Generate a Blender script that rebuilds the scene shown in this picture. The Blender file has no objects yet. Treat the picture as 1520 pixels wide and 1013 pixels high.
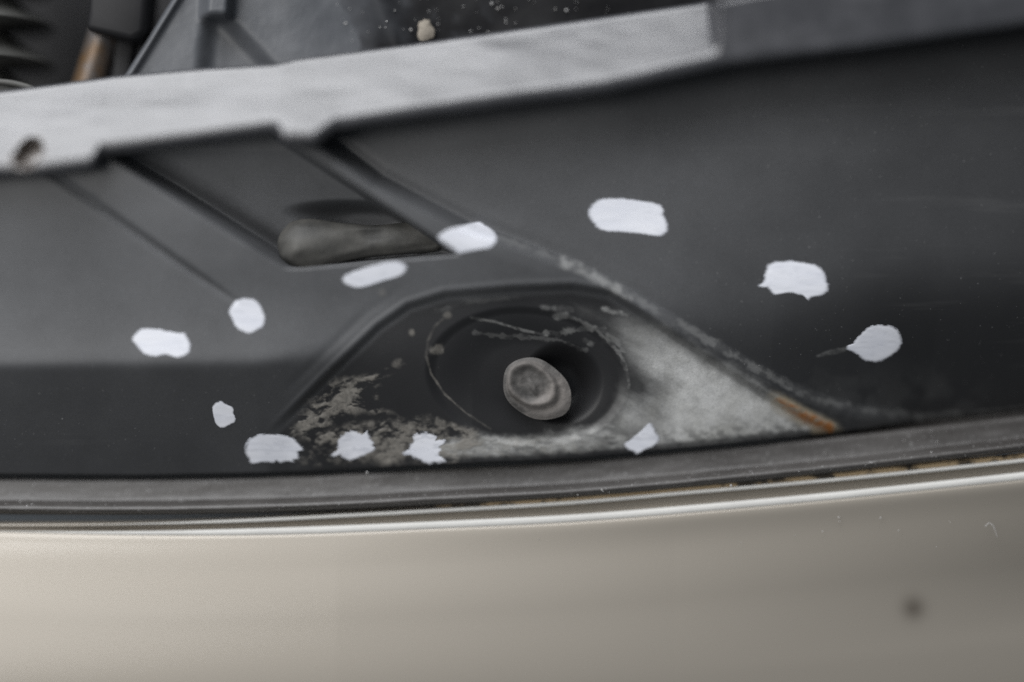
import bpy, bmesh, math
import numpy as np
from mathutils import Vector

# ------------------------------------------------------------------ frame of the place
K = 240.0 / 1520.0          # mm on the cover per photo pixel
D = 400.0                   # mm, lens to cover
CX, CY = 760.0, 506.5
PITCH = math.radians(50)    # camera looks down this much; the cover slopes 40 degrees
Z0 = 0.80
T_AX = np.array([0, math.sin(PITCH), math.cos(PITCH)])
H_AX = np.array([0, -math.cos(PITCH), math.sin(PITCH)])
scene = bpy.context.scene

# ------------------------------------------------------------------ camera
cam_d = bpy.data.cameras.new('camera')
cam = bpy.data.objects.new('camera', cam_d)
scene.collection.objects.link(cam)
cam_d.sensor_width = 36.0
cam_d.lens = 36.0 * D / 240.0
cam_d.clip_start = 0.02
cam_d.clip_end = 50
cam.location = Vector((0, 0, Z0)) + Vector(H_AX * D * 0.001)
cam.rotation_euler = (math.pi / 2 - PITCH, 0, 0)
cam_d.dof.use_dof = True
cam_d.dof.focus_distance = (D + 4.5) * 0.001
cam_d.dof.aperture_fstop = 0.82
cam_d.dof.aperture_blades = 0
scene.camera = cam

# ------------------------------------------------------------------ light
world = bpy.data.worlds.new('World')
scene.world = world
world.use_nodes = True
bg = world.node_tree.nodes['Background']
bg.inputs[0].default_value = (0.80, 0.90, 1.0, 1)
bg.inputs[1].default_value = 0.11

def area_light(name, loc, target, sx, sy, power, color):
    ld = bpy.data.lights.new(name, 'AREA')
    ld.shape = 'RECTANGLE'
    ld.size = sx
    ld.size_y = sy
    ld.energy = power
    ld.color = color
    o = bpy.data.objects.new(name, ld)
    o.location = loc
    d = Vector(target) - Vector(loc)
    o.rotation_euler = d.to_track_quat('-Z', 'Y').to_euler()
    scene.collection.objects.link(o)
    return o

area_light('overhead_lamp', (-0.46, 0.44, Z0 + 1.30), (0, 0, Z0), 1.20, 1.20, 33.0, (0.97, 0.98, 1.0))
area_light('fill_light', (-0.68, -0.58, Z0 + 0.92), (0, 0, Z0), 0.8, 0.8, 7.8, (1.0, 0.98, 0.95))  # added fill, no source seen; brightens the face below the ledge

scene.view_settings.view_transform = 'Standard'
scene.view_settings.look = 'None'
scene.view_settings.gamma = 1.0
scene.view_settings.exposure = 0.0
scene.render.engine = 'CYCLES'
scene.cycles.use_denoising = False
scene.cycles.max_bounces = 6

# ------------------------------------------------------------------ helpers
def to_world(s, t, h):
    """cover coordinates in mm (right, up the cover, out of the cover) -> metres"""
    s = np.asarray(s, float); t = np.asarray(t, float); h = np.asarray(h, float)
    s, t, h = np.broadcast_arrays(s, t, h)
    w = s[..., None] * np.array([1.0, 0, 0]) + t[..., None] * T_AX + h[..., None] * H_AX
    return w * 0.001 + np.array([0, 0, Z0])

def pt(px, py, h):
    """position on the place of what stands h mm above the cover plane"""
    f = (D - np.asarray(h, float)) / D
    return (np.asarray(px, float) - CX) * K * f, (CY - np.asarray(py, float)) * K * f

def P(px, py, h):
    s, t = pt(px, py, h)
    return to_world(s, t, h)

def flat(pts, h):
    """trace of a feature at height h as coordinates on the cover plane"""
    pts = np.asarray(pts, float)
    f = (D - np.asarray(h, float)) / D
    if np.ndim(f): f = f[:, None]
    return np.array([CX, CY]) + (pts - np.array([CX, CY])) * f

def sm(a, b, x):
    u = np.clip((np.asarray(x, float) - a) / (b - a), 0, 1)
    return u * u * (3 - 2 * u)

_rng = np.random.RandomState(7)
_tab = _rng.rand(512, 512)
def vnoise(x, y):
    x = np.asarray(x, float); y = np.asarray(y, float)
    xi = np.floor(x).astype(int); yi = np.floor(y).astype(int)
    fx = x - xi; fy = y - yi
    fx = fx * fx * (3 - 2 * fx); fy = fy * fy * (3 - 2 * fy)
    a = _tab[xi % 512, yi % 512]; b = _tab[(xi + 1) % 512, yi % 512]
    c = _tab[xi % 512, (yi + 1) % 512]; d = _tab[(xi + 1) % 512, (yi + 1) % 512]
    return (a * (1 - fx) + b * fx) * (1 - fy) + (c * (1 - fx) + d * fx) * fy
def fbm(x, y, o=4):
    r = 0; amp = .5; tot = 0
    for i in range(o):
        r = r + amp * vnoise(x + 37.7 * i, y + 11.3 * i); tot += amp
        x = x * 2.03; y = y * 2.03; amp *= .5
    return r / tot

def seg_dist(x, y, a, b):
    ax, ay = a; bx, by = b
    dx, dy = bx - ax, by - ay
    u = np.clip(((x - ax) * dx + (y - ay) * dy) / (dx * dx + dy * dy), 0, 1)
    return np.hypot(x - ax - u * dx, y - ay - u * dy)
def line_dist(x, y, pts):
    d = np.full(np.shape(x), 1e9)
    for a, b in zip(pts[:-1], pts[1:]):
        d = np.minimum(d, seg_dist(x, y, a, b))
    return d
def poly_sdf(x, y, pts):
    """positive inside"""
    d = line_dist(x, y, list(pts) + [pts[0]])
    ins = np.zeros(np.shape(x), bool)
    n = len(pts)
    for i in range(n):
        ax, ay = pts[i]; bx, by = pts[(i + 1) % n]
        if ay == by: continue
        c = ((ay > y) != (by > y)) & (x < (bx - ax) * (y - ay) / (by - ay) + ax)
        ins ^= c
    return np.where(ins, d, -d)
def side(x, y, a, b):
    """signed distance from the line a-b, positive on the right when walking a->b with y down"""
    dx, dy = b[0] - a[0], b[1] - a[1]
    L = math.hypot(dx, dy)
    return ((x - a[0]) * (-dy) + (y - a[1]) * dx) / L

def link(name, me, mat, parent=None):
    o = bpy.data.objects.new(name, me)
    scene.collection.objects.link(o)
    if mat: me.materials.append(mat)
    if parent is not None: o.parent = parent
    return o
def grid_mesh(name, W, closed=False):
    """W: (rows, cols, 3) world points"""
    r, c = W.shape[:2]
    me = bpy.data.meshes.new(name)
    idx = np.arange(r * c).reshape(r, c)
    if closed:
        idx = np.concatenate([idx, idx[:, :1]], axis=1)
    q = np.stack([idx[:-1, :-1], idx[1:, :-1], idx[1:, 1:], idx[:-1, 1:]], -1).reshape(-1, 4)
    n = len(q)
    me.vertices.add(r * c)
    me.vertices.foreach_set('co', W.reshape(-1))
    me.loops.add(n * 4)
    me.loops.foreach_set('vertex_index', q.reshape(-1).astype(np.int32))
    me.polygons.add(n)
    me.polygons.foreach_set('loop_start', np.arange(0, n * 4, 4, dtype=np.int32))
    me.polygons.foreach_set('use_smooth', np.ones(n, bool))
    me.update(calc_edges=True)
    return me
def add_attr(me, name, v):
    a = me.attributes.new(name, 'FLOAT', 'POINT')
    a.data.foreach_set('value', np.ascontiguousarray(v, np.float32).reshape(-1))
def empty(name, loc, label, cat, group=None):
    o = bpy.data.objects.new(name, None)
    scene.collection.objects.link(o)
    o.empty_display_size = 0.02
    o['label'] = label; o['category'] = cat
    if group: o['group'] = group
    return o
def tag(o, label, cat):
    o['label'] = label; o['category'] = cat
    return o

# ------------------------------------------------------------------ materials
class NT:
    def __init__(self, name):
        self.m = bpy.data.materials.new(name); self.m.use_nodes = True
        self.t = self.m.node_tree; self.n = self.t.nodes
        self.b = self.n['Principled BSDF']
        tc = self.n.new('ShaderNodeTexCoord'); self.co = tc.outputs['Object']
    def l(self, a, b): self.t.links.new(a, b)
    def noise(self, scale, detail=4, rough=.55, stretch=None, lac=2.0):
        n = self.n.new('ShaderNodeTexNoise')
        n.inputs['Scale'].default_value = scale
        n.inputs['Detail'].default_value = detail
        n.inputs['Roughness'].default_value = rough
        if stretch:
            mp = self.n.new('ShaderNodeMapping'); mp.inputs['Scale'].default_value = stretch
            self.l(self.co, mp.inputs[0]); self.l(mp.outputs[0], n.inputs['Vector'])
        else:
            self.l(self.co, n.inputs['Vector'])
        return n.outputs[0]
    def ramp(self, v, stops):
        r = self.n.new('ShaderNodeValToRGB')
        e = r.color_ramp.elements
        while len(e) < len(stops): e.new(.5)
        for i, (p, c) in enumerate(stops):
            e[i].position = p
            e[i].color = (c, c, c, 1) if not isinstance(c, tuple) else (*c, 1)
        self.l(v, r.inputs[0]); return r.outputs[0]
    def mix(self, f, a, b):
        m = self.n.new('ShaderNodeMix'); m.data_type = 'RGBA'
        for i, v in ((0, f), (6, a), (7, b)):
            if isinstance(v, (int, float)): m.inputs[i].default_value = v
            elif isinstance(v, tuple): m.inputs[i].default_value = (*v, 1)
            else: self.l(v, m.inputs[i])
        return m.outputs[2]
    def math(self, op, a, b=None, clamp=False):
        m = self.n.new('ShaderNodeMath'); m.operation = op; m.use_clamp = clamp
        for i, v in ((0, a), (1, b)):
            if v is None: continue
            if isinstance(v, (int, float)): m.inputs[i].default_value = v
            else: self.l(v, m.inputs[i])
        return m.outputs[0]
    def attr(self, name):
        a = self.n.new('ShaderNodeAttribute'); a.attribute_name = name
        return a.outputs['Fac']
    def set(self, **kw):
        names = dict(color='Base Color', rough='Roughness', metal='Metallic', spec='Specular IOR Level',
                     ior='IOR', coat='Coat Weight', coat_rough='Coat Roughness')
        for k, v in kw.items():
            i = self.b.inputs[names[k]]
            if isinstance(v, tuple): i.default_value = (*v, 1)
            elif isinstance(v, (int, float)): i.default_value = v
            else: self.l(v, i)
    def bump(self, v, dist, strength=1.0):
        b = self.n.new('ShaderNodeBump')
        b.inputs['Distance'].default_value = dist; b.inputs['Strength'].default_value = strength
        self.l(v, b.inputs['Height']); self.l(b.outputs[0], self.b.inputs['Normal'])

def plastic_panel_mat():
    m = NT('weathered_black_plastic')
    mott = m.noise(55, 5)
    fine = m.noise(2600, 3)
    patch = m.ramp(m.noise(22, 8, .66), [(.3, .72), (.7, 1.12)])
    face_tone = m.math('MULTIPLY', m.attr('face_tone'), m.math('MULTIPLY', patch, m.ramp(mott, [(.3, .88), (.7, 1.08)])), True)
    base = m.mix(face_tone, (.010, .0102, .011), (.147, .151, .159))
    base = m.mix(m.math('MULTIPLY', m.ramp(fine, [(.35, 0.0), (.65, 1.0)]), .22), base, (.02, .02, .021))
    scr = m.ramp(m.noise(90, 5, .6, stretch=(.12, 1.5, 1.5)), [(.62, 0.0), (.72, 1.0)])
    base = m.mix(m.math('MULTIPLY', scr, .10), base, (.17, .17, .17))
    fleck = m.ramp(m.noise(1700, 2, .4), [(.735, 0.0), (.76, 1.0)])
    base = m.mix(m.math('MULTIPLY', fleck, .5), base, (.22, .22, .22))
    base = m.mix(m.attr('pocket_dark'), base, (.014, .014, .015))
    dust = m.math('MULTIPLY', m.attr('dust'), m.math('MULTIPLY', m.ramp(m.noise(420, 6, .65), [(.25, .7), (.65, 1.0)]), m.ramp(m.noise(2200, 3), [(.3, .82), (.6, 1.0)])), True)
    dcol = m.mix(m.ramp(m.noise(110, 7, .62), [(.3, 0.0), (.7, 1.0)]), (.42, .42, .40), (.60, .605, .60))
    c = m.mix(dust, base, dcol)
    fl = m.math('MULTIPLY', m.attr('flake'), m.ramp(m.noise(1100, 4), [(.3, .6), (.6, 1.0)]), True)
    c = m.mix(fl, c, m.mix(m.noise(600, 3), (.165, .152, .134), (.30, .285, .258)))
    ru = m.math('MULTIPLY', m.attr('rust'), m.ramp(m.noise(700, 4), [(.2, .6), (.55, 1.0)]), True)
    c = m.mix(ru, c, m.mix(m.ramp(m.math('MULTIPLY', m.attr('rust'), m.ramp(m.noise(500, 5, .65), [(.3, .55), (.6, 1.1)])), [(.3, 0.0), (.85, 1.0)]), (.46, .385, .26), (.36, .145, .04)))
    m.set(color=c, rough=m.math('ADD', m.math('MULTIPLY', mott, .16), m.math('ADD', m.math('MULTIPLY', dust, .3), .36), True), spec=.42)
    m.bump(m.math('ADD', m.math('MULTIPLY', fine, .35), m.math('MULTIPLY', dust, m.noise(1500, 3))), .00007, .7)
    return m.m
def ledge_mat():
    m = NT('satin_black_plastic')
    mott = m.noise(40, 5)
    c = m.mix(mott, (.032, .033, .037), (.055, .056, .062))
    c = m.mix(m.math('MULTIPLY', m.ramp(m.noise(95, 7, .7), [(.42, 0.0), (.62, 1.0)]), .3), c, (.11, .11, .12))
    c = m.mix(m.attr('scuff'), c, (.10, .082, .068))
    m.set(color=c, rough=m.math('ADD', m.math('MULTIPLY', m.noise(70, 6, .65, stretch=(.3, 1, 1)), .30), .16), spec=.92, ior=1.5)
    m.bump(m.noise(900, 3), .00004, .5)
    return m.m
def simple_mat(name, a, b, scale, rough, spec=.5, metal=0, bump=0, bscale=None, ra=.1):
    m = NT(name)
    n = m.noise(scale, 5)
    m.set(color=m.mix(m.ramp(n, [(.3, 0.0), (.7, 1.0)]), a, b), metal=metal, spec=spec,
          rough=m.math('ADD', m.math('MULTIPLY', n, ra), rough))
    if bump: m.bump(m.noise(bscale or scale * 4, 4), bump, .8)
    return m.m
def paint_dab_mat():
    m = NT('white_marker_paint')
    n = m.noise(260, 4, stretch=(.35, 1.6, 1))
    c = m.mix(m.ramp(n, [(.3, 0.0), (.7, 1.0)]), (.68, .70, .765), (.76, .775, .825))
    c = m.mix(m.math('MULTIPLY', m.attr('thin'), .75), c, (.28, .30, .36))
    m.set(color=c, rough=.5, spec=.3)
    m.l(m.attr('cover'), m.b.inputs['Alpha'])
    m.bump(n, .00004, .4)
    return m.m
def car_paint_mat():
    m = NT('beige_metallic_paint')
    fl = m.noise(9000, 1)
    c = m.mix(fl, (.305, .277, .236), (.337, .309, .268))
    c = m.mix(m.attr('dark_spot'), c, (.09, .075, .06))
    m.set(color=c, metal=.3, rough=.45, spec=.4, coat=.3, coat_rough=.1)
    return m.m

M_PANEL = plastic_panel_mat()
M_LEDGE = ledge_mat()
M_DAB = paint_dab_mat()
M_CAR = car_paint_mat()
M_RUBBER = None
M_PEG = simple_mat('dusty_plastic', (.055, .055, .053), (.125, .122, .113), 160, .48, .35, 0, .0001, 900)
M_BLACK = simple_mat('bay_black_plastic', (.010, .010, .011), (.018, .018, .020), 60, .5, .28)
M_BAYGREY = simple_mat('grey_bay_plastic', (.068, .073, .082), (.105, .110, .120), 70, .4, .5, 0, .0001, 500)
def sheet_mat():
    m = NT('dusty_black_sheet')
    n = m.noise(45, 5)
    c = m.mix(m.ramp(n, [(.3, 0.0), (.7, 1.0)]), (.003, .003, .004), (.013, .013, .014))
    m.set(color=m.mix(m.attr('dusty'), c, (.085, .09, .10)), rough=.6, spec=.15)
    return m.m
M_BLACK_DUST = sheet_mat()

# ------------------------------------------------------------------ traced lines
SEAM = np.array([(-400, 700), (0, 704), (200, 706), (400, 702), (500, 698), (700, 687), (850, 681), (960, 670), (1100, 657),
                 (1300, 637), (1400, 624), (1520, 612), (1900, 560)], float)
def seam(x):
    return np.interp(x, SEAM[:, 0], SEAM[:, 1]) + 1.6 * (fbm(np.asarray(x) / 55., np.zeros(np.shape(x)), 3) - .5) * sm(500, 750, x)
LIP = np.array([(-400, 300), (0, 262), (60, 259), (136, 250), (150, 230), (410, 197), (420, 214), (468, 214), (500, 192),
                (700, 163), (900, 137), (1080, 97), (1300, 70), (1520, 38), (1900, -12)], float)
def lip(x): return np.interp(x, LIP[:, 0], LIP[:, 1])
REAR = np.array([(-400, 185), (0, 140), (150, 121), (290, 109), (400, 103), (430, 95), (600, 74), (830, 42), (1045, 12), (1100, 0), (1900, -130)], float)
def rear(x): return np.interp(x, REAR[:, 0], REAR[:, 1])
H_LIP = 13.0

# ------------------------------------------------------------------ height of the cover's face
R_PTS = flat([(455, 190), (560, 268), (690, 335), (780, 368), (860, 398), (940, 440), (1050, 506), (1130, 552), (1200, 588), (1280, 612), (1370, 622)],
             np.array([9, 6, 3, 2, 1, 0, -1, -2, -3, -4, -5.]))
G_PTS = flat([(60, 250), (350, 448)], np.array([12, 0.]))
L1 = flat([(150, 228), (425, 400)], np.array([10, 0.]))
L2 = flat([(428, 208), (692, 382)], np.array([9, 1.]))
L3 = flat([(395, 405), (700, 379)], 0.)
P2 = flat([(372, 760), (384, 660), (405, 632), (480, 558), (560, 482), (605, 451), (660, 434), (760, 425), (850, 422), (905, 431),
           (950, 460), (1040, 520), (1130, 578), (1205, 620), (1300, 660), (1340, 760)], -2.)
def height(x, y):
    x = np.asarray(x, float); y = np.asarray(y, float)
    # slow crease across the lower face
    yc = np.interp(x, [-400, 380, 520, 700, 1000, 1250, 1520, 1900], [547, 538, 520, 500, 470, 440, 425, 405])
    rr = np.interp(x, [-400, 420, 700, 1000, 1900], [6, 8, 50, 60, 70])
    dy = y - yc
    bend = np.interp(x, [-400, 420, 700, 1150, 1400, 1900], [23, 23, 14, 17, 29, 31])
    h = -np.tan(np.radians(bend)) * K * .5 * (dy + np.sqrt(dy * dy + rr * rr))
    # faint bend on the right
    yb = 262 - (x - 1000) * .11
    db = yb - y
    h = h + -.07 * K * .5 * (db + np.sqrt(db * db + 12 ** 2)) * sm(900, 1150, x)
    # raised body with rib
    rx, ry = R_PTS[:, 0], R_PTS[:, 1]
    n = len(R_PTS)
    sd = np.full(x.shape, 0.0); best = np.full(x.shape, 1e9)
    for i in range(n - 1):
        d = seg_dist(x, y, R_PTS[i], R_PTS[i + 1])
        s_ = side(x, y, R_PTS[i], R_PTS[i + 1])
        up = d < best
        best = np.where(up, d, best); sd = np.where(up, np.sign(s_) * d, sd)
    rise = 6.0 * sm(520, 220, y)
    bodyh = rise + 1.3 * (1 - sm(1290, 1400, x))
    fall = np.interp(y, [200, 330, 420, 640], [26, 20, 16, 24])
    h = h + bodyh * (.7 * np.clip(sd / fall + .5, 0, 1) + .3 * sm(0, 1, sd / fall + .5))
    # small groove at the foot of the rib
    h = h - (.15 + .5 * sm(400, 300, y)) * np.exp(-((sd + fall * .55) / 10.) ** 2) * sm(560, 480, y)
    # groove on the left
    gl = line_dist(x, y, G_PTS)
    gs = side(x, y, G_PTS[0], G_PTS[1])
    h = h - .75 * np.exp(-(gl / 4.5) ** 2) * sm(470, 400, y)
    h = h + .5 * sm(0, 10, -gs) * sm(460, 380, y) * sm(0, 30, sd)
    # upper pocket
    dl1 = -side(x, y, L1[0], L1[1])
    a = (.8 * np.clip(dl1 / 17., 0, 1) + .2 * sm(0, 17, dl1)) * sm(0, 10, side(x, y, L2[0], L2[1])) * sm(0, 9, -side(x, y, L3[0], L3[1]))
    floor1 = np.interp(y, [150, 225, 400], [3.0, 1.0, -7.0]) - 7 * sm(1.5, .4, np.hypot((x - 545 + (y - 322) * -1.2) / 85., (y - 322) / 19.))
    floor1 = floor1 - 3.0 * np.exp(-((dl1 - 20) / 15.) ** 2) * sm(215, 270, y)
    h = h * (1 - a) + floor1 * a
    # bolt pocket
    d2 = poly_sdf(x, y, P2)
    a2 = sm(-1, 11, d2)
    fadeL = 1 - sm(580, 655, y) * sm(520, 440, x)
    dep = 1.45 * fadeL + .6 * sm(700, 800, x) * sm(1150, 900, x)
    # rim bead round the bolt pocket
    h = h - .15 * np.exp(-((d2 + 22) / 7.) ** 2) * sm(640, 500, x) * sm(600, 540, y) + fadeL * .15 * np.exp(-((d2 + 3) / 3.5) ** 2) * sm(730, 640, y)
    h = h * (1 - a2) + (h - dep) * a2
    # dish and hole
    f = (D + 6) / D
    cx, cy = CX + (783 - CX) * f, CY + (560 - CY) * f
    ang = math.radians(6)
    ex = (x - cx) * math.cos(ang) + (y - cy) * math.sin(ang); ey = -(x - cx) * math.sin(ang) + (y - cy) * math.cos(ang)
    rd = np.hypot(ex / 152, ey / 104)
    h = h - .9 * sm(1.02, .90, rd) - 1.8 * sm(.95, .45, rd)
    hx, hy = CX + (834 - CX) * f, CY + (570 - CY) * f
    rh = np.hypot((x - hx) / 57, (y - hy) / 58)
    h = h - 5.0 * sm(1.12, .4, rh)
    # unevenness of the moulding
    h = h + .10 * (fbm(x / 120., y / 120.) - .5)
    return h

# ------------------------------------------------------------------ cover
cover = empty('radiator_cover', None, 'weathered black plastic cover panel dotted with white paint dabs, dirty bolt pocket in it', 'cover panel')
xs = np.concatenate([np.arange(-330, 380, 3.4), np.arange(380, 1345, 1.35), np.arange(1345, 1860, 3.4)])
v_top = np.linspace(0, 1, 105)[:-1]
v_bot = np.linspace(0, 1, 226)
fl_lip = (D - H_LIP) / D
ytop = CY + (lip(CX + (xs - CX) / fl_lip) - CY) * fl_lip - 9
ytop = np.minimum.reduce([np.roll(ytop, i) for i in (-3, -2, -1, 0, 1, 2, 3)])
fs = (D + 8.) / D
ybot = CY + (seam(CX + (xs - CX) / fs) - CY) * fs
YM = 402.0
Y = np.concatenate([ytop[None] + (YM - ytop[None]) * v_top[:, None], YM + (ybot[None] - YM) * v_bot[:, None]], 0)
X = np.broadcast_to(xs[None], Y.shape).copy()
Hh = height(X, Y)
# masks of dirt and tone, in photo pixels of the point
TX = CX + (X - CX) * D / (D - Hh); TY = CY + (Y - CY) * D / (D - Hh)
n1 = fbm(TX / 34., TY / 34.); n2 = fbm(TX / 9., TY / 9., 3); n3 = fbm(TX / 16., TY / 7., 4)
def blob2(poly, soft, wob): return sm(-6, 34, poly_sdf(TX, TY, poly) + wob * (n1 - .5) * 2 + wob * .3 * (n2 - .5) * 2)
def blob(poly, soft, wob): return sm(-soft * .4, soft, poly_sdf(TX, TY, poly) + wob * (n1 - .5) * 2 + wob * .6 * (n2 - .5) * 2)
lobe = blob2([(845, 446), (930, 460), (990, 484), (1045, 520), (1105, 554), (1155, 578), (1225, 618), (1262, 646), (1180, 664), (1080, 676),
             (980, 686), (900, 684), (820, 660), (875, 632), (914, 600), (922, 555), (908, 512), (870, 478)], 20, 11)
vary = .33 + .62 * sm(900, 1080, TX) + .6 * (fbm(TX / 60., TY / 45.) - .5) + .22 * (fbm((TX * .87 + TY * .5) / 70., (TY * .87 - TX * .5) / 9., 4) - .5)
for (bx, by, rx_, ry_, amt) in [(945, 575, 26, 30, -.6), (985, 590, 20, 40, -.25), (925, 612, 30, 24, .5), (1090, 590, 70, 30, .35), (975, 545, 14, 16, .3), (1000, 620, 60, 30, .25), (960, 490, 40, 20, .1), (890, 480, 40, 20, -.2)]:
    vary = vary + amt * np.exp(-((TX - bx) / rx_) ** 2 - ((TY - by) / ry_) ** 2)
dust = lobe * np.clip(vary, .08, 1.0)
sy = seam(TX)
spk = sm(.38, .66, fbm(TX / 9., TY / 6., 5))
dust = dust * (1 - .5 * spk * sm(-40, -12, TY - sy)) * (1 - .8 * sm(-13, -5, TY - sy))
strip = blob([(640, 655), (710, 648), (770, 644), (840, 638), (890, 628), (930, 610), (940, 668), (800, 682), (700, 684), (640, 680)], 12, 7)
strip = strip * np.clip(.5 + 1.5 * (n3 - .35), 0, 1) * (1 - .8 * sm(-12, -4, TY - sy))
dust = np.maximum(dust, strip * .8)
# flaked dirt at the left of the bolt pocket
wx = TX + 22 * (fbm(TX / 24. + 50, TY / 24., 3) - .5); wy = TY + .22 * TX + 16 * (fbm(TX / 18., TY / 18. + 50, 3) - .5)
ridge = 1 - np.abs(2 * fbm(wx / 26. + 3, wy / 8.5 + 9, 4) - 1)
fa = blob([(428, 640), (448, 604), (500, 562), (572, 550), (588, 556), (556, 574), (566, 606), (590, 616), (500, 622), (470, 640), (520, 650), (470, 662), (432, 652)], 12, 10)
fb_ = blob([(470, 640), (540, 622), (640, 620), (700, 640), (720, 668), (660, 688), (560, 690), (500, 684)], 12, 9)
spot = fbm(TX / 6.5 + 20, TY / 4.5 + 20, 4)
pf = fbm(wx / 21. + 3, wy / 7.5 + 9, 5)
flake = fa * sm(.45, .60, pf * .82 + .18 * spot) * (.5 + .75 * n2) + fb_ * sm(.33, .60, pf * .65 + .35 * spot) * (.55 + .6 * n1)
faint = sm(-40, -25, TY - sy) * sm(-4, -12, TY - sy) * sm(420, 470, TX) * sm(980, 760, TX)
flake = np.maximum(flake, .4 * faint * sm(.5, .7, spot))
for (cx_, cy_, r_, a_) in [(648, 520, 10, 1), (611, 495, 6, .8), (590, 541, 8, .55), (664, 468, 6, .6), (655, 627, 9, .7), (568, 435, 7, .35), (1152, 605, 6, .2)]:
    flake = np.maximum(flake, a_ * .8 * sm(1.2, .3, np.hypot((TX - cx_), (TY - cy_) * 1.2) / r_ + 1.6 * (n2 - .5)))
def streak(pts, w, a, rag=.6):
    brk = sm(.30, .62, fbm(TX / 13. + w * 7, TY / 13. + a * 31, 3))
    return a * (.25 + .75 * brk) * sm(1.35, .2, line_dist(TX, TY, pts) / w + rag * 2 * (n2 - .5))
flake = np.maximum(flake, streak([(667, 466), (645, 485), (635, 508), (633, 530), (640, 555), (660, 585), (690, 612), (728, 637)], 1.9, .5))
dust = np.maximum(dust, streak([(700, 472), (735, 478), (775, 490), (812, 498)], 2.2, .40))
dust = np.maximum(dust, streak([(705, 494), (740, 499), (785, 501), (830, 505), (870, 520)], 3.0, .16, 1.6))
dust = np.maximum(dust, streak([(810, 497), (850, 492), (890, 489), (930, 520)], 4.5, .3, 1.6))
dust = np.maximum(dust, streak([(895, 459), (915, 463), (930, 468)], 5, .55))
dust = np.maximum(dust, streak([(805, 456), (850, 460)], 5, .22, 1.0))
dust = np.maximum(dust, streak([(825, 470), (840, 468)], 5, .28, 1.0))
dust = np.maximum(dust, streak([(650, 462), (690, 448), (780, 440)], 4, .10, 1.0))
dust = np.maximum(dust, streak([(868, 504), (880, 512)], 4, .3, 1.0))
dust = np.maximum(dust, streak([(835, 389), (872, 404), (905, 424), (938, 441)], 8.5, .42, .45))
dust = np.maximum(dust, streak([(938, 441), (1020, 487), (1110, 540), (1200, 588), (1280, 610), (1400, 622)], 7, .17, .8))
dust = np.maximum(dust, streak([(740, 352), (835, 388)], 5, .14, .8))
haze_r = sm(1040, 1150, TX) * sm(520, 600, TY) * (1 - sm(1380, 1500, TX))
dust = np.maximum(dust, haze_r * .045 * sm(.4, .7, n1))
dust = np.maximum(dust, streak([(1215, 528), (1258, 517)], 3.5, .16, .8))
dust = np.maximum(dust, streak([(1400, 615), (1470, 614), (1530, 606)], 4, .16, 1.1))
ring = [(783 + 150 * math.cos(q) - 8 * math.sin(q), 560 + 16 * math.cos(q) + 103 * math.sin(q)) for q in np.linspace(-1.2, 1.5, 24)]
dust = np.maximum(dust, streak(ring, 3.0, .30, 1.2))
dl = seg_dist(TX, TY, (1160, 595), (1232, 632))
rust = sm(-16, 2, poly_sdf(X, Y, P2)) * sm(25, 0, dl + 12 * (n2 - .5) + 14 * (n1 - .5)) * (.95 - .35 * sm(.4, .65, n3)) * (.75 + .5 * sm(1150, 1215, TX) * sm(1250, 1225, TX))
pocket_dark = .85 * sm(6, 20, poly_sdf(X, Y, P2)) * (1 - .5 * sm(640, 690, TY) * sm(520, 430, TX))  # bolt pocket floor darker than the face around it
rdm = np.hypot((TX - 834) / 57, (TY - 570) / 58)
pocket_dark = np.maximum(pocket_dark, .9 * sm(1.0, .75, rdm))  # shade inside the hole painted dark into the colour
# tone of the face: paler above the crease, leftwards and in the upper pocket
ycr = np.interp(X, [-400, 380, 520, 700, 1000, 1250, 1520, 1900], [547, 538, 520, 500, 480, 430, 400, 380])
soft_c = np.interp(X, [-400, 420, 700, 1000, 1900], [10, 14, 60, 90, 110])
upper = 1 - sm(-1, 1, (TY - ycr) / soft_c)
tone_u = np.interp(X, [-400, 0, 600, 950, 1350, 1520, 1900], [.74, .78, .74, .58, .29, .22, .17])
tone_l = np.interp(X, [-400, 0, 420, 900, 1350, 1900], [.36, .36, .32, .20, .08, .05])
face_tone = tone_l + (tone_u - tone_l) * upper
face_tone = face_tone * (1 + .25 * (fbm(TX / 160., TY / 90.) - .5))
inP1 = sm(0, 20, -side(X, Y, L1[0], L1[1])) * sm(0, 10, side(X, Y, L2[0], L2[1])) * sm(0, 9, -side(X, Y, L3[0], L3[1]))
face_tone = np.clip(face_tone * (1 + .8 * inP1), 0, 1)
# crusts stand a little proud
Hh = Hh + .09 * np.clip(flake, 0, 1) * (.6 + .8 * n2) + .10 * dust * n1
# edge turned in along the seam
ex_rows = [(0.0, -.6), (-.6, -2.0), (-1.5, -8.0)]
Sg = (X - CX) * K; Tg = (CY - Y) * K
S2 = [Sg]; T2 = [Tg]; H2 = [Hh]; ext = []
for dt, dh in ex_rows:
    S2.append(Sg[-1:]); T2.append(Tg[-1:] - .25 - dt * .3); H2.append(Hh[-1:] + dh)
Sg = np.concatenate(S2); Tg = np.concatenate(T2); Hg = np.concatenate(H2)
me = grid_mesh('panel', to_world(Sg, Tg, Hg))
padr = lambda v: np.concatenate([v, np.repeat(v[-1:] * 0, len(ex_rows), 0)])
for nm, v in (('dust', dust), ('flake', np.clip(flake, 0, 1)), ('rust', rust), ('pocket_dark', pocket_dark), ('face_tone', face_tone)):
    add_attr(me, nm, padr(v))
panel = link('panel', me, M_PANEL, cover)

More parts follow.
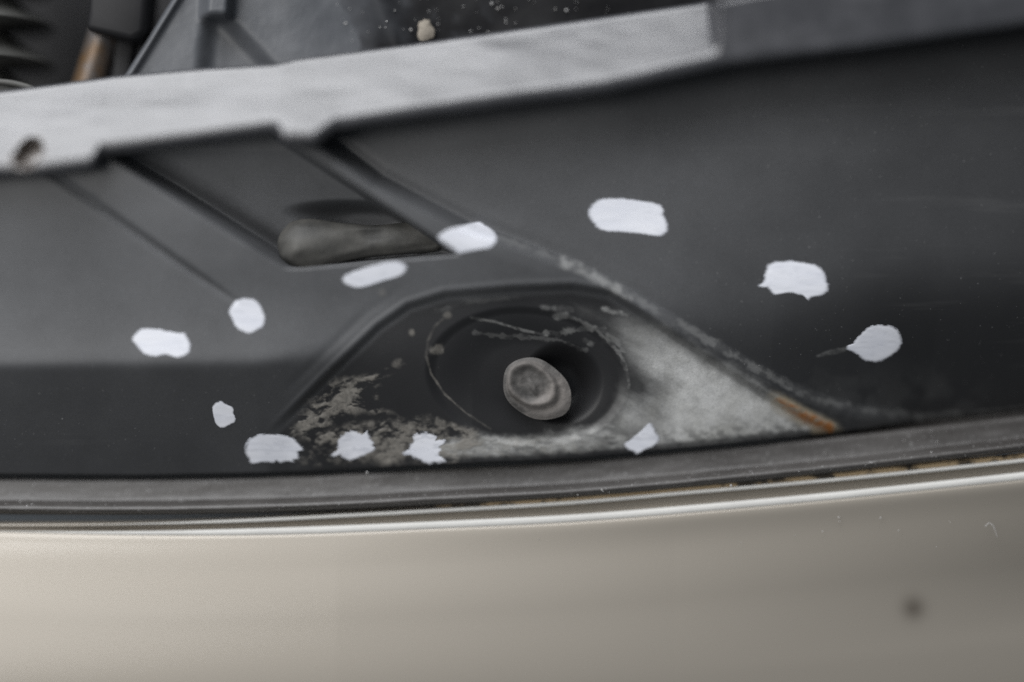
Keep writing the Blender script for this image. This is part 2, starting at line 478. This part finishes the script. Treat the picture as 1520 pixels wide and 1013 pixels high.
# upper ledge with its lip and front wall
xl = np.unique(np.concatenate([np.arange(-330, 1860, 5.0), np.arange(120, 165, 1.0), np.arange(400, 515, 1.5), np.arange(1040, 1090, .8), np.arange(0, 75, 1.5)]))
def smooth_lip(x):
    return sum(lip(x + o) for o in (-3, -2, -1, 0, 1, 2, 3)) / 7.
slope = np.interp(xl, [-400, 1052, 1078, 1900], [32, 32, 56, 56])
slope = 33 - 34 * sm(1054, 1070, xl)
MAIN = np.array([(-400, 272), (0, 248), (150, 230), (410, 197), (500, 192), (700, 163), (900, 137), (1080, 97), (1300, 70), (1520, 38), (1900, -12)], float)
ymain = sum(np.interp(xl + o, MAIN[:, 0], MAIN[:, 1]) for o in range(-60, 61, 10)) / 13.
tmain = (CY - ymain) * K * (D - H_LIP) / D
ylip = smooth_lip(xl)
hlip = np.full(len(xl), H_LIP)
for _ in range(20):
    lt = (CY - ylip) * K * (D - hlip) / D
    hlip = np.clip(H_LIP + np.tan(np.radians(33)) * (tmain - lt), 9, 20)
lt = (CY - ylip) * K * (D - hlip) / D
ls = (xl - CX) * K * (D - hlip) / D
hsink = np.zeros(len(xl))
tn = np.tan(np.radians(slope))
rows = []
# front wall (from deep up to the lip), rounded lip, top, rear roll, drop
RL = 2.2
for hh, dt in [(-9, 2.2), (-2, 1.6), (6, 1.0), (12, .5)]:
    rows.append((ls, lt + dt, np.full(len(xl), hh)))
for a in np.linspace(0, 1, 9):
    # arc from facing down the cover to the slope of the top
    ang_end = np.radians(90 - slope)
    th = a * (np.pi / 2 + np.radians(slope))
    rows.append((ls, lt + RL - RL * np.cos(th), hlip - RL + RL * np.sin(th)))
t_end, h_end = rows[-1][1], rows[-1][2]
# rear edge: walk back along the slope till it projects on the traced rear line
yr = rear(xl)
tr = t_end.copy()
for _ in range(30):
    hr = h_end - tn * (tr - t_end)
    tr = (CY - yr) * K * (D - hr) / D
hr = h_end - tn * (tr - t_end)
NT_ = 44
for a in np.linspace(0, 1, NT_)[1:]:
    rows.append((ls, t_end + (tr - t_end) * a, h_end + (hr - h_end) * a))
for a in np.linspace(0, 1, 6)[1:]:
    rows.append((ls, tr + 1.6 * np.sin(a * 1.4), hr - 1.0 * a * tn.mean() - 1.8 * (1 - np.cos(a * 1.5))))
tl, hl = rows[-1][1], rows[-1][2]
rows.append((ls, tl + .4, hl - 8)); rows.append((ls, tl + .6, hl - 40))
S = np.array([np.broadcast_to(r[0], xl.shape) for r in rows]); T = np.array([r[1] for r in rows]); Hl = np.array([r[2] for r in rows])
LX = CX + S / K * D / (D - Hl); LY = CY - T / K * D / (D - Hl)
rho = np.hypot((LX - 40 + .35 * (LY - 229)) / 23., (LY - 229) / 22.) + .7 * (fbm(LX / 14., LY / 14., 3) - .5)
Hl = Hl - 4.0 * sm(1.0, .5, rho)
Hl = Hl + .12 * (fbm(LX / 70., LY / 40.) - .5) + .8 * (fbm(LX / 190. + 4, LY / 60. + 2, 3) - .5)
me = grid_mesh('ledge', to_world(S, T, Hl))
add_attr(me, 'scuff', np.clip(.8 * sm(1.35, .7, rho + .5 * (fbm(LX / 12., LY / 12.) - .5)), 0, 1))
link('ledge', me, M_LEDGE, cover)

# peg lying in the upper pocket
def tube(name, pts, rad, mat, parent=None, seg=20, squash=1.0, cap=True):
    pts = np.asarray(pts, float); rad = np.asarray(rad, float)
    tan = np.gradient(pts, axis=0); tan /= np.linalg.norm(tan, axis=1)[:, None]
    ref = H_AX
    W = []
    for p, t_, r in zip(pts, tan, rad):
        u = np.cross(t_, ref); u /= np.linalg.norm(u); w = np.cross(u, t_)
        a = np.linspace(0, 2 * np.pi, seg, endpoint=False)
        W.append(p + r * .001 * (np.cos(a)[:, None] * u + np.sin(a)[:, None] * w * squash))
    me = grid_mesh(name, np.array(W), closed=True)
    return link(name, me, mat, parent)
def capsule(a, b, ra, rb, n=10):
    a = np.asarray(a); b = np.asarray(b); d = (b - a); L = np.linalg.norm(d); d = d / L
    pts = []; rad = []
    for th in np.linspace(-np.pi / 2 + .02, 0, n):
        pts.append(a + d * ra * .001 * math.sin(th)); rad.append(ra * math.cos(th))
    for u in np.linspace(0, 1, 12)[1:-1]:
        pts.append(a + d * L * u); rad.append(ra + (rb - ra) * sm(0, .55, u))
    for th in np.linspace(0, np.pi / 2 - .02, n):
        pts.append(b + d * rb * .001 * math.sin(th)); rad.append(rb * math.cos(th))
    return pts, rad
pp, rr_ = capsule(P(450, 363, -3.0), P(640, 351, -4.8), 6.0, 3.7)
pg = tube('peg', pp, rr_, M_PEG, cover, 40, .8)
co = np.zeros(len(pg.data.vertices) * 3); pg.data.vertices.foreach_get('co', co); co = co.reshape(-1, 3)
nz = (fbm(co[:, 0] * 260 + 9, co[:, 1] * 420 + co[:, 2] * 300 + 40, 4) - .5)
co = co + nz[:, None] * H_AX[None] * .0022 - np.abs(nz[:, None]) * T_AX[None] * .0012
pg.data.vertices.foreach_set('co', co.reshape(-1)); pg.data.update()

# ------------------------------------------------------------------ white paint dabs on the panel
DABS = [
 ('white paint dab on the rib at the corner of the upper pocket', [(649,353),(658,344),(678,336),(697,329),(711,327),(719,331),(731,339),(738,349),(737,359),(729,368),(713,371),(692,375),(680,377),(666,371),(654,363)], 0),
 ('widest white paint dab, alone on the upper right of the panel', [(872,316),(877,304),(891,295),(919,294),(955,298),(976,302),(987,311),(986,320),(991,330),(992,343),(981,351),(967,350),(943,347),(919,345),(898,344),(886,339),(878,329)], 0),
 ('white paint dab with a ragged lower edge and small drip, on the right', [(1134,407),(1138,394),(1149,388),(1172,387),(1194,389),(1213,394),(1224,402),(1228,417),(1232,423),(1229,434),(1221,439),(1207,442),(1201,446),(1194,440),(1185,438),(1176,435),(1164,436),(1151,438),(1144,434),(1138,427),(1130,427),(1124,424),(1132,419)], .06),
 ('round white paint dab with a smeared tail, rightmost of all', [(1254,515),(1265,510),(1269,503),(1279,492),(1290,484),(1301,482),(1320,483),(1331,488),(1338,499),(1341,509),(1336,520),(1326,529),(1313,536),(1298,538),(1286,536),(1275,529),(1266,523),(1258,520)], .10),
 ('slim slanting white paint dab just below the upper pocket', [(505,417),(513,408),(534,400),(558,393),(584,388),(599,391),(605,397),(601,406),(589,412),(568,418),(547,425),(532,428),(516,425)], .1),
 ('round white paint dab at the end of the left groove', [(339,463),(344,453),(351,446),(358,444),(368,443),(379,445),(387,454),(391,463),(394,471),(392,483),(384,490),(373,495),(362,494),(352,489),(347,481),(343,472)], 0),
 ('oblong white paint dab above the left crease, leftmost of all', [(195,502),(201,494),(210,488),(231,488),(248,491),(265,494),(275,495),(279,502),(283,510),(283,521),(276,528),(265,532),(254,529),(243,527),(231,530),(216,527),(208,521),(202,513),(197,508)], 0),
 ('smallest white paint dab, below the left crease', [(315,607),(319,600),(328,595),(337,600),(347,606),(347,614),(350,622),(347,628),(339,632),(329,637),(321,633),(317,622)], .05),
 ('large white paint dab with nicked right end, first along the seam', [(363,669),(365,658),(374,648),(389,643),(414,644),(434,648),(444,657),(452,665),(451,669),(443,671),(444,681),(436,684),(435,687),(423,686),(416,688),(409,685),(405,688),(389,687),(370,690),(366,680)], .15),
 ('ragged white paint dab on flaked dirt, second along the seam', [(488,677),(497,671),(500,668),(500,654),(508,645),(519,639),(528,638),(534,642),(541,643),(547,639),(551,649),(558,657),(555,662),(560,665),(555,671),(541,677),(530,682),(518,686),(507,681),(502,676),(494,680)], .3),
 ('ragged white paint dab with a streaky notch, third along the seam', [(593,676),(600,669),(605,671),(605,663),(612,654),(614,644),(629,640),(642,642),(651,646),(649,652),(662,652),(663,657),(654,663),(657,669),(653,678),(662,683),(660,687),(640,690),(626,687),(608,678),(600,678)], .45),
 ('small slanting white paint dab on grey dust right of the bolt', [(925,661),(934,653),(946,643),(961,629),(968,629),(974,641),(981,653),(969,664),(958,669),(946,675),(937,671),(931,668)], .3),
]
def closed_spline(pts, n):
    pts = np.asarray(pts, float); m = len(pts)
    out = []
    for i in range(m):
        p0, p1, p2, p3 = pts[i - 1], pts[i], pts[(i + 1) % m], pts[(i + 2) % m]
        for u in np.linspace(0, 1, n, endpoint=False):
            out.append(.5 * (2 * p1 + (p2 - p0) * u + (2 * p0 - 5 * p1 + 4 * p2 - p3) * u * u + (3 * p1 - p0 - 3 * p2 + p3) * u ** 3))
    return np.array(out)
for di, (lab, pts, rag) in enumerate(DABS):
    c0 = np.mean(pts, axis=0)
    hc = float(height(np.array([c0[0]]), np.array([c0[1]]))[0])
    op = closed_spline(pts, 6)
    nrm = op - op.mean(0); ln = np.linalg.norm(nrm, axis=1)[:, None]
    jit = (fbm(op[:, 0] / 2.6 + di * 9, op[:, 1] / 2.6, 3) - .5)[:, None]
    op = op + nrm / ln * jit * (1.4 + 4 * rag)
    q = flat(op, hc); qc = q.mean(0)
    fac = np.array([1.0, .985, .96, .92, .87, .8, .72, .63, .53, .42, .3, .18, .07])
    edge = np.array([.02, .05, .08, .11, .13, .14, .14, .14, .14, .14, .14, .14, .14])
    G = qc + (q - qc)[None] * fac[:, None, None]
    gx, gy = G[..., 0], G[..., 1]
    hs = height(gx, gy)
    stroke = fbm(gx / 26. + di * 5, gy / 5. + di * 3, 3) - .5
    hs = hs + edge[:, None] + .05 * stroke * sm(1.0, .9, fac)[:, None]
    thin = np.clip(sm(.93, 1.0, fac)[:, None] * .5 + (.10 + .8 * rag) * sm(.56, .74, fbm(gx / 15. + di * 7, gy / 4. + di, 3)), 0, 1)
    me = grid_mesh('paint_dab', to_world((gx - CX) * K, (CY - gy) * K, hs), closed=True)
    # close the middle
    bm = bmesh.new(); bm.from_mesh(me); bm.verts.ensure_lookup_table()
    nseg = len(q); base = (len(fac) - 1) * nseg
    try:
        f_ = bm.faces.new([bm.verts[base + i] for i in range(nseg)]); f_.smooth = True
    except Exception: pass
    bmesh.ops.recalc_face_normals(bm, faces=bm.faces[:])
    bm.to_mesh(me); bm.free()
    add_attr(me, 'thin', thin)
    pn = fbm(gx / 5. + di * 3, gy / 3. + di, 3)
    add_attr(me, 'cover', np.clip(1 - sm(.90 - .25 * rag, 1.0, fac)[:, None] * (.45 + (.6 + 1.2 * rag) * sm(.35, .65, pn)), 0, 1))
    o = link('paint_dab', me, M_DAB, panel)
    o['label'] = lab

# ------------------------------------------------------------------ bolt in the dish
def bolt_mat():
    m = NT('dirty_bolt_metal')
    n = m.noise(260, 5, .6)
    c = m.mix(m.ramp(n, [(.3, 0.0), (.7, 1.0)]), (.04, .039, .038), (.14, .134, .128))
    c = m.mix(m.math('MULTIPLY', m.attr('pale_side'), m.ramp(m.noise(420, 4), [(.3, .55), (.6, .95)])), c, (.215, .198, .185))
    m.set(color=c, rough=.62, spec=.3)
    m.bump(m.noise(900, 4), .0002, .8)
    return m.m
M_BOLT = bolt_mat()
M_BOLT2 = simple_mat('dark_bolt_shank', (.018, .016, .014), (.035, .03, .026), 200, .6, .3)
bolt = empty('retaining_bolt', None, 'dusty grey-brown bolt head sunk in the oval dish of the cover', 'bolt')
def bolt_point(u, v, h):      # u along the long axis, v across, in mm
    a = math.radians(-34)
    c = pt(797, 578, -7)
    s = c[0] + u * math.cos(a) - v * math.sin(a); t = c[1] + u * math.sin(a) + v * math.cos(a)
    return s, t, h
th = np.linspace(0, 2 * np.pi, 72, endpoint=False)
hexr = 1 + .012 * np.cos(6 * th + .4) + .02 * np.cos(2 * th) + .02 * np.sin(3 * th + 1)
pr = []; dirt = []
ramp_r = list(np.linspace(0, .60, 12)) + [.64, .68, .71, .74, .77, .80, .84, .88, .92, .95, .975, 1.0, 1.01]
for i, r in enumerate(ramp_r):
    k_ = sm(.66, 1.0, r)                       # the face sits towards the upper left of the flange
    u = r * 8.6 * np.cos(th) * hexr - 1.9 * (1 - k_); v = r * 6.8 * np.sin(th) * hexr + .25 * (1 - k_)
    face = -.7 * sm(.60, .40, r) + .25 * math.exp(-((r - .64) / .06) ** 2)
    hook = .5 * sm(1.6, .7, np.hypot((u + 1.3) / 1.5, (v + .5 * u + .6) / .7))
    flank = -1.1 * sm(.68, .80, r) - .5 * sm(.85, 1.0, r)
    hh = -2.1 + face + hook * (r < .6) + flank - .10 * u + .06 * v + .5 * (fbm(u / 1.9 + 4, v / 1.9 + 7, 4) - .5)
    if i == len(ramp_r) - 1: hh = hh - 3.0
    s, t, h_ = bolt_point(u, v, hh)
    pr.append(to_world(s, t, h_))
    dirt.append(np.clip(sm(.4, 2.6, u * .93 - v * .15) * .75 + .55 * sm(.5, .66, r) * sm(.9, .75, r) + .5 * (fbm(u / 1.3, v / 1.3 + 3, 3) - .5), 0, 1) * (r < 1.0) + 0 * u)  # paleness of the head: lower-right flank and rim paler, patchy
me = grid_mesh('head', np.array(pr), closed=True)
add_attr(me, 'pale_side', np.array(dirt))
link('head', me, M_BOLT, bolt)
pr = []
for r, h_ in [(4.0, -4), (4.0, -12), (4.0, -22), (.1, -22)]:
    s, t, hh = bolt_point(r * np.cos(th[::3]), r * np.sin(th[::3]), h_)
    pr.append(to_world(s, t, hh))
link('shank', grid_mesh('shank', np.array(pr), closed=True), M_BOLT2, bolt)

# ------------------------------------------------------------------ weather seal and bumper: profiles swept along the seam
xb = np.arange(-340, 1880, 5.0)
def sweep(name, prof, mat, parent, jitter=0.0, extra=None, sub=1, curve=0.0):
    """prof: rows of (offset below the seam in px - number or table over x, height mm - number or table)"""
    xx = [-400, 0, 500, 1000, 1520, 1900]
    rows = []
    offs = []; hs = []
    for o, h in prof:
        offs.append(np.interp(xb, xx, o) if isinstance(o, (list, tuple)) else np.full(len(xb), float(o)))
        hs.append(np.interp(xb, xx, h) if isinstance(h, (list, tuple)) else np.full(len(xb), float(h)))
    offs = np.array(offs); hs = np.array(hs)
    # refine with a Catmull-Rom curve through the rows
    O = []; Hq = []
    n = len(offs)
    for i in range(n - 1):
        i0, i3 = max(i - 1, 0), min(i + 2, n - 1)
        for u in np.linspace(0, 1, sub, endpoint=False):
            w = (.5 * (-u + 2 * u * u - u ** 3), .5 * (2 - 5 * u * u + 3 * u ** 3), .5 * (u + 4 * u * u - 3 * u ** 3), .5 * (-u * u + u ** 3))
            O.append(w[0] * offs[i0] + w[1] * offs[i] + w[2] * offs[i + 1] + w[3] * offs[i3])
            Hq.append(w[0] * hs[i0] + w[1] * hs[i] + w[2] * hs[i + 1] + w[3] * hs[i3])
    O.append(offs[-1]); Hq.append(hs[-1])
    O = np.array(O); Hq = np.array(Hq)
    seam_s = np.interp(xb, SEAM[:, 0], SEAM[:, 1])
    for _ in range(3):
        kk = np.ones(31) / 31; seam_s = np.convolve(np.pad(seam_s, 15, mode='reflect', reflect_type='odd'), kk, 'valid')
    py = seam_s[None] + O
    PX = np.broadcast_to(xb[None], py.shape)
    if jitter: Hq = Hq + jitter * (fbm(PX / 40., py / 9., 3) - .5)
    if curve: Hq = Hq - curve * sm(90, 330, O) * (np.clip(PX - 500, 0, None) / 1000.) ** 2
    s, t = pt(PX, py, Hq)
    me = grid_mesh(name, to_world(s, t, Hq))
    if extra: extra(me, PX, py)
    return link(name, me, mat, parent)

def rubber_mat():
    m = NT('grey_rubber')
    n = m.noise(110, 5, stretch=(.4, 1, 1))
    c = m.mix(m.ramp(n, [(.3, 0.0), (.7, 1.0)]), (.038, .035, .033), (.074, .07, .067))
    sp = m.ramp(m.noise(1100, 2), [(.66, 0.0), (.74, 1.0)])
    c = m.mix(m.math('MULTIPLY', sp, .35), c, (.4, .4, .4))
    m.set(color=c, rough=m.math('ADD', m.math('MULTIPLY', n, .2), .33), spec=.5)
    m.bump(m.noise(700, 4), .00012, .7)
    return m.m
seal = sweep('weather_seal', [(-16, -24), (4, -18), (6, -13), (8, -11.8), (12, -11.4), (24, -11.0), (36, -10.4), (40, -9.8), (43, -8.4), (47, -7.3), (52, -6.9), (56, -7.5), (60, -9.3), (61, -12), (61, -18)],
             rubber_mat(), None, .25, sub=5)
tag(seal, 'grey rubber sealing strip with a raised ridge under the cover', 'seal strip')

bumper = empty('bumper', None, 'glossy beige metallic bumper edge in the foreground', 'bumper')
def bump_attr(me, PX, py):
    a = np.exp(-(np.hypot((PX - 1356) / 17., (py - 903) / 17.)) ** 2) * .75  # one soft round darker spot at the lower right
    add_attr(me, 'dark_spot', a)
C1 = (78, 76, 69, 67, 73, 76); C2 = (82, 81, 78, 77, 82, 85); C3 = (87, 86, 90, 93, 97, 100)
def sh(tab, d): return [v + d for v in tab]
prof = [(sh(C1, -8), -18), (sh(C1, -7), -12), (sh(C1, -4), -10.0), (sh(C1, 0), -9.3), (sh(C1, 3), -9.6), (sh(C1, 5), -10.6),
        (sh(C3, -8), -11.0), (sh(C3, -4), -9.9), (sh(C3, 0), -9.0), (sh(C3, 5), -8.6), (sh(C3, 12), -8.2),
        (sh(C3, 50), [-6.3, -6.3, -6.7, -8.0, -8.4, -8.4]), (sh(C3, 130), [-3.4, -3.4, -3.9, -5.6, -6.4, -6.6]),
        (sh(C3, 250), [-1.6, -1.6, -2.0, -3.0, -3.8, -4.2]), (sh(C3, 400), [-4.5, -4.5, -4.8, -5.8, -6.6, -7]), (sh(C3, 600), -20)]
sweep('painted_skin', prof, M_CAR, bumper, 0, bump_attr, 14, 11.0)
M_HIGHLIGHT = simple_mat('highlight_trim', (.54, .535, .515), (.62, .615, .59), 60, .5, .35, 0, 0, None, .1)  # bead highlight along the bumper edge put into a pale colour
for (tab, off, x_a, x_b, rad, hh_, sq) in ((C1, 0, 120, 420, .45, -9.05, .7), (C3, -1.0, -60, 500, .92, -8.85, .5)):
    xt = np.arange(x_a, 1880, 6.0)
    ss = np.interp(xt, SEAM[:, 0], SEAM[:, 1])
    for _ in range(3): ss = np.convolve(np.pad(ss, 15, mode='reflect', reflect_type='odd'), np.ones(31) / 31, 'valid')
    tp = P(xt, ss + np.interp(xt, [-400, 0, 500, 1000, 1520, 1900], tab) + off, hh_)
    tube('highlight_strip', tp, rad * sm(x_a - 20, x_b, xt) + .02, M_HIGHLIGHT, bumper, 14, sq)
# sealant bead between seal and bumper
def sealant_mat():
    m = NT('tan_sealant')
    n = m.noise(300, 3, stretch=(.5, 1, 1))
    c = m.mix(m.ramp(n, [(.52, 0.0), (.6, 1.0)]), (.36, .27, .16), (.035, .028, .02))
    m.set(color=c, rough=.6)
    return m.m
xs_b = np.arange(640, 1880, 6.0)
c1 = np.interp(xs_b, [-400, 0, 500, 1000, 1520, 1900], C1)
seam_b = np.interp(xs_b, SEAM[:, 0], SEAM[:, 1])
seam_b = np.convolve(np.pad(seam_b, 15, mode='reflect', reflect_type='odd'), np.ones(31) / 31, 'valid')
bead_h = -10.0
bp = P(xs_b, seam_b + c1 - 6.0, bead_h)
tube('sealant_bead', bp, .75 * sm(640, 800, xs_b) + .05 + .25 * (fbm(xs_b / 30., xs_b * 0, 2) - .5), sealant_mat(), bumper, 10)

# ------------------------------------------------------------------ engine bay behind the ledge
def prism(name, poly, h_top, thick, mat, parent=None, bev=.6):
    bm = bmesh.new()
    top = [bm.verts.new(P(x, y, h_top)) for x, y in poly]
    bot = [bm.verts.new(Vector(v.co) - Vector(H_AX * thick * .001)) for v in top]
    bm.faces.new(top); bm.faces.new(bot[::-1])
    n = len(top)
    for i in range(n): bm.faces.new((top[i], bot[i], bot[(i + 1) % n], top[(i + 1) % n]))
    bmesh.ops.recalc_face_normals(bm, faces=bm.faces[:])
    bmesh.ops.bevel(bm, geom=bm.edges[:], offset=bev * .001, segments=3, affect='EDGES', profile=.5)
    for f_ in bm.faces: f_.smooth = True
    me = bpy.data.meshes.new(name); bm.to_mesh(me); bm.free()
    return link(name, me, mat, parent)

bay = prism('engine_bay', [(-420, -420), (1950, -420), (1950, 150), (-420, 260)], -62, 4, M_BLACK)
bay['kind'] = 'structure'

# grey folded guard
guard = empty('guard_plate', None, 'grey plastic guard plate with an upright rib behind the ledge', 'guard')
vv = np.linspace(-260, 190, 90); uu = np.linspace(0, 1, 110)
yy = np.broadcast_to(vv[:, None], (90, 110))
x0 = 255 - (yy - 0) * .62
xx = x0 + (640 - x0) * uu[None]
hg = -9 - 3.5 * sm(420, 600, xx) + 0 * xx
ribx = 322 - .06 * (yy - 20)
hg = hg + 6.0 * sm(28, 12, np.abs(xx - ribx)) * sm(34, 20, yy)
hg = hg - 3.5 * sm(0, 34, xx - (296 - .1 * yy)) * sm(0, 44, (345 + (yy - 25) * .95) + 6 - xx) * sm(22, 40, yy)
hg = hg + 1.6 * np.exp(-((xx - x0 - 7) / 6.) ** 2)
hg = hg + .4 * (fbm(xx / 40., yy / 40.) - .5)
s, t = pt(xx, yy, hg)
hskirt = hg.copy()
W = to_world(s, t, hg)
W0 = to_world(s[:, :1], t[:, :1], hg[:, :1] - 6)
W1 = to_world(s[:, -1:], t[:, -1:], hg[:, -1:] - 6)
link('plate', grid_mesh('plate', np.concatenate([W0, W, W1], 1)), M_BAYGREY, guard)

# black splash sheet with specks
sheet = empty('splash_sheet', None, 'black dusty sheet flecked with pale grit behind the ledge', 'splash sheet')
vv = np.linspace(-260, 150, 70); uu = np.linspace(430, 1250, 150)
yy, xx = np.meshgrid(vv, uu, indexing='ij')
hg = -11 + 2.0 * (fbm(xx / 90., yy / 70.) - .5) - 3 * sm(800, 1000, xx) + 3.0 * np.exp(-(((xx - 560) + (yy) * -.4) / 22.) ** 2)
s, t = pt(xx, yy, hg)
me = grid_mesh('sheet', to_world(s, t, hg))
add_attr(me, 'dusty', np.clip(sm(640, 470, xx + 160 * (fbm(xx / 45., yy / 45.) - .5)) * .9 + .22 * sm(.5, .7, fbm(xx / 25., yy / 25. + 8)) * sm(820, 620, xx), 0, 1))
link('sheet', me, M_BLACK_DUST, sheet)
M_GRIT = simple_mat('pale_grit', (.32, .31, .30), (.6, .6, .6), 500, .6, .4)
rng = np.random.RandomState(5)
bm = bmesh.new()
for i in range(330):
    x_ = rng.uniform(500, 1060); y_ = rng.uniform(-120, 95)
    w_ = math.exp(-((x_ - 720) / 170) ** 2)
    if rng.rand() > .15 + .85 * w_: continue
    r_ = rng.choice([.10, .14, .2, .32], p=[.3, .3, .28, .12])
    yi = np.interp(y_, [-260, 150], [0, 69]); xi = np.interp(x_, [430, 1250], [0, 149])
    h_ = hg[int(yi), int(xi)] + .2
    ret = bmesh.ops.create_icosphere(bm, subdivisions=1, radius=r_ * .001)
    c = Vector(P(x_, y_, h_))
    for v in ret['verts']: v.co = v.co * rng.uniform(.8, 1.2) + c
me = bpy.data.meshes.new('grit'); bm.to_mesh(me); bm.free()
o = link('grit', me, M_GRIT, sheet); o['kind'] = 'stuff'
# clay splat
M_CLAY = simple_mat('dried_clay', (.20, .18, .15), (.30, .27, .23), 300, .75, .2, 0, .0003, 700)
rr2 = np.array([1.0, .9, .75, .55, .3, .02]); thv = np.linspace(0, 2 * np.pi, 30, endpoint=False)
wob = 1 + .35 * (fbm(np.cos(thv) * 2 + 5, np.sin(thv) * 2 + 5, 3) - .5) * 2
gx = 631 + rr2[:, None] * 12 * wob * np.cos(thv); gy = 44 + rr2[:, None] * 17 * wob * np.sin(thv)
s, t = pt(gx, gy, -8.5)
o = link('clay_splat', grid_mesh('clay_splat', to_world(s, t, -9.3 + .8 * (1 - rr2[:, None] ** 2) + 0 * gx), closed=True), M_CLAY, sheet)

# strut rod with black sleeve
M_STEEL = None
def steel():
    m = NT('stained_steel')
    n = m.noise(160, 4, stretch=(1, 1, .3))
    c = m.mix(m.ramp(n, [(.35, 0.0), (.65, 1.0)]), (.11, .105, .105), (.13, .075, .032))
    m.set(color=c, metal=.5, rough=.4)
    return m.m
rod = empty('strut_rod', None, 'stained steel rod in a black sleeve at the upper left', 'rod')
a = P(166, 20, -16); b = P(112, 190, -16)
pts = [a + (b - a) * u for u in np.linspace(0, 1, 12)]
tube('rod', pts, np.full(12, 4.0), steel(), rod, 28)
prism('sleeve', [(134, -120), (228, -120), (214, 50), (196, 60), (126, 44), (130, 20)], -6, 14, M_BAYGREY if False else M_BLACK, rod, 1.6)
prism('bracket', [(170, 52), (200, 58), (186, 150), (163, 150)], -14, 8, M_BLACK, rod, .8)

# finned hose
hose = empty('finned_hose', None, 'grey finned hose with pointed ribs in the upper left corner', 'hose')
M_HOSE = simple_mat('grey_hose_rubber', (.035, .035, .033), (.075, .075, .07), 90, .5, .4)
prof_r = []; 
for y0 in range(-233, 170, 57):
    prof_r += [(y0, 5.4), (y0 + 4, 6.4), (y0 + 24, 11.5), (y0 + 42, 16.4), (y0 + 45, 16.6), (y0 + 47, 15.8), (y0 + 50, 6.0)]
base_x = -22
W = []
for y_, r_ in prof_r:
    c = P(base_x, y_, -22)
    thh = np.linspace(0, 2 * np.pi, 48, endpoint=False)
    W.append(c + .001 * r_ * (np.cos(thh)[:, None] * np.array([1., 0, 0]) + np.sin(thh)[:, None] * H_AX))
link('hose_wall', grid_mesh('hose_wall', np.array(W), closed=True), M_HOSE, hose)

# cable
cx_ = np.linspace(-120, 90, 30)
cy_ = 122 + ((cx_ + 5) / 55.) ** 2 * 11
cable = tube('cable', P(cx_, cy_, -2.), np.full(30, .75), M_HOSE, None, 12)
tag(cable, 'thin grey cable arching behind the ledge at far left', 'cable')

# loose grit: flecks caught on the strip and the bumper, and one fibre
def grit(name, parent, spots, mat):
    bm = bmesh.new()
    for x_, y_, h_, r_ in spots:
        ret = bmesh.ops.create_icosphere(bm, subdivisions=2, radius=r_ * .001)
        c = Vector(P(x_, y_, h_))
        for v in ret['verts']:
            v.co = v.co * rng.uniform(.75, 1.25) + c
    me = bpy.data.meshes.new(name); bm.to_mesh(me); bm.free()
    o = link(name, me, mat, parent); o['kind'] = 'stuff'
    return o
def skin_h(x, off):
    t3 = np.interp(x, [-400, 0, 500, 1000, 1520, 1900], C3)
    return float(np.interp(off - t3, [12, 32, 60, 110], [-8.1, -7.9, -7.7, -5.4]))
sp = []
for x_, y_, r_ in [(1245, 768, .16), (1246, 774, .13), (1307, 769, .17), (1221, 789, .15), (1334, 788, .15), (800, 800, .12), (1100, 806, .09), (1180, 795, .08), (1410, 775, .09), (1390, 812, .08), (212, 797, .12)]:
    sp.append((x_, y_, skin_h(x_, y_ - np.interp(x_, SEAM[:, 0], SEAM[:, 1])) + .05, r_))
grit('dust_flecks', bumper, sp, M_GRIT)
fx = np.array([1462, 1468, 1474, 1478, 1480]); fy = np.array([782, 776, 780, 790, 797])
tube('fibre', P(np.interp(np.linspace(0, 4, 20), range(5), fx), np.interp(np.linspace(0, 4, 20), range(5), fy), -7.6), np.full(20, .07), M_GRIT, bumper, 6)
sp = []
for i in range(120):
    x_ = rng.uniform(-20, 1540); off = rng.uniform(10, 56)
    y_ = float(np.interp(x_, SEAM[:, 0], SEAM[:, 1])) + off
    h_ = float(np.interp(off, [8, 12, 24, 36, 40, 43, 47, 52, 56], [-11.8, -11.4, -11.0, -10.4, -9.8, -8.4, -7.3, -6.9, -7.5]))
    sp.append((x_, y_, h_ + .05, rng.choice([.07, .1, .15], p=[.6, .3, .1])))
sp += [(893, 727, -7.2, .32), (1085, 721, -7.2, .28), (545, 702, -9.0, .25), (40, 752, -7.4, .22), (30, 745, -9.4, .2), (620, 712, -11.2, .2), (255, 740, -10.6, .2), (352, 739, -10.6, .2)]
grit('dust_flecks', seal, sp, M_GRIT)

# origins: each thing's empty sits at its base; the lens is focused on the bolt
from mathutils import Matrix
for root in (cover, bolt, bumper, guard, sheet, rod, hose):
    if root is bolt:
        loc = Vector(P(797, 578, -4.5))
    else:
        vs = [Vector(c) for ch in root.children for c in ch.bound_box]
        loc = Vector((sum(v.x for v in vs) / len(vs), sum(v.y for v in vs) / len(vs), min(v.z for v in vs)))
    root.location = loc
    for ch in root.children:
        ch.matrix_parent_inverse = Matrix.Translation(-loc)
cam_d.dof.focus_object = bolt
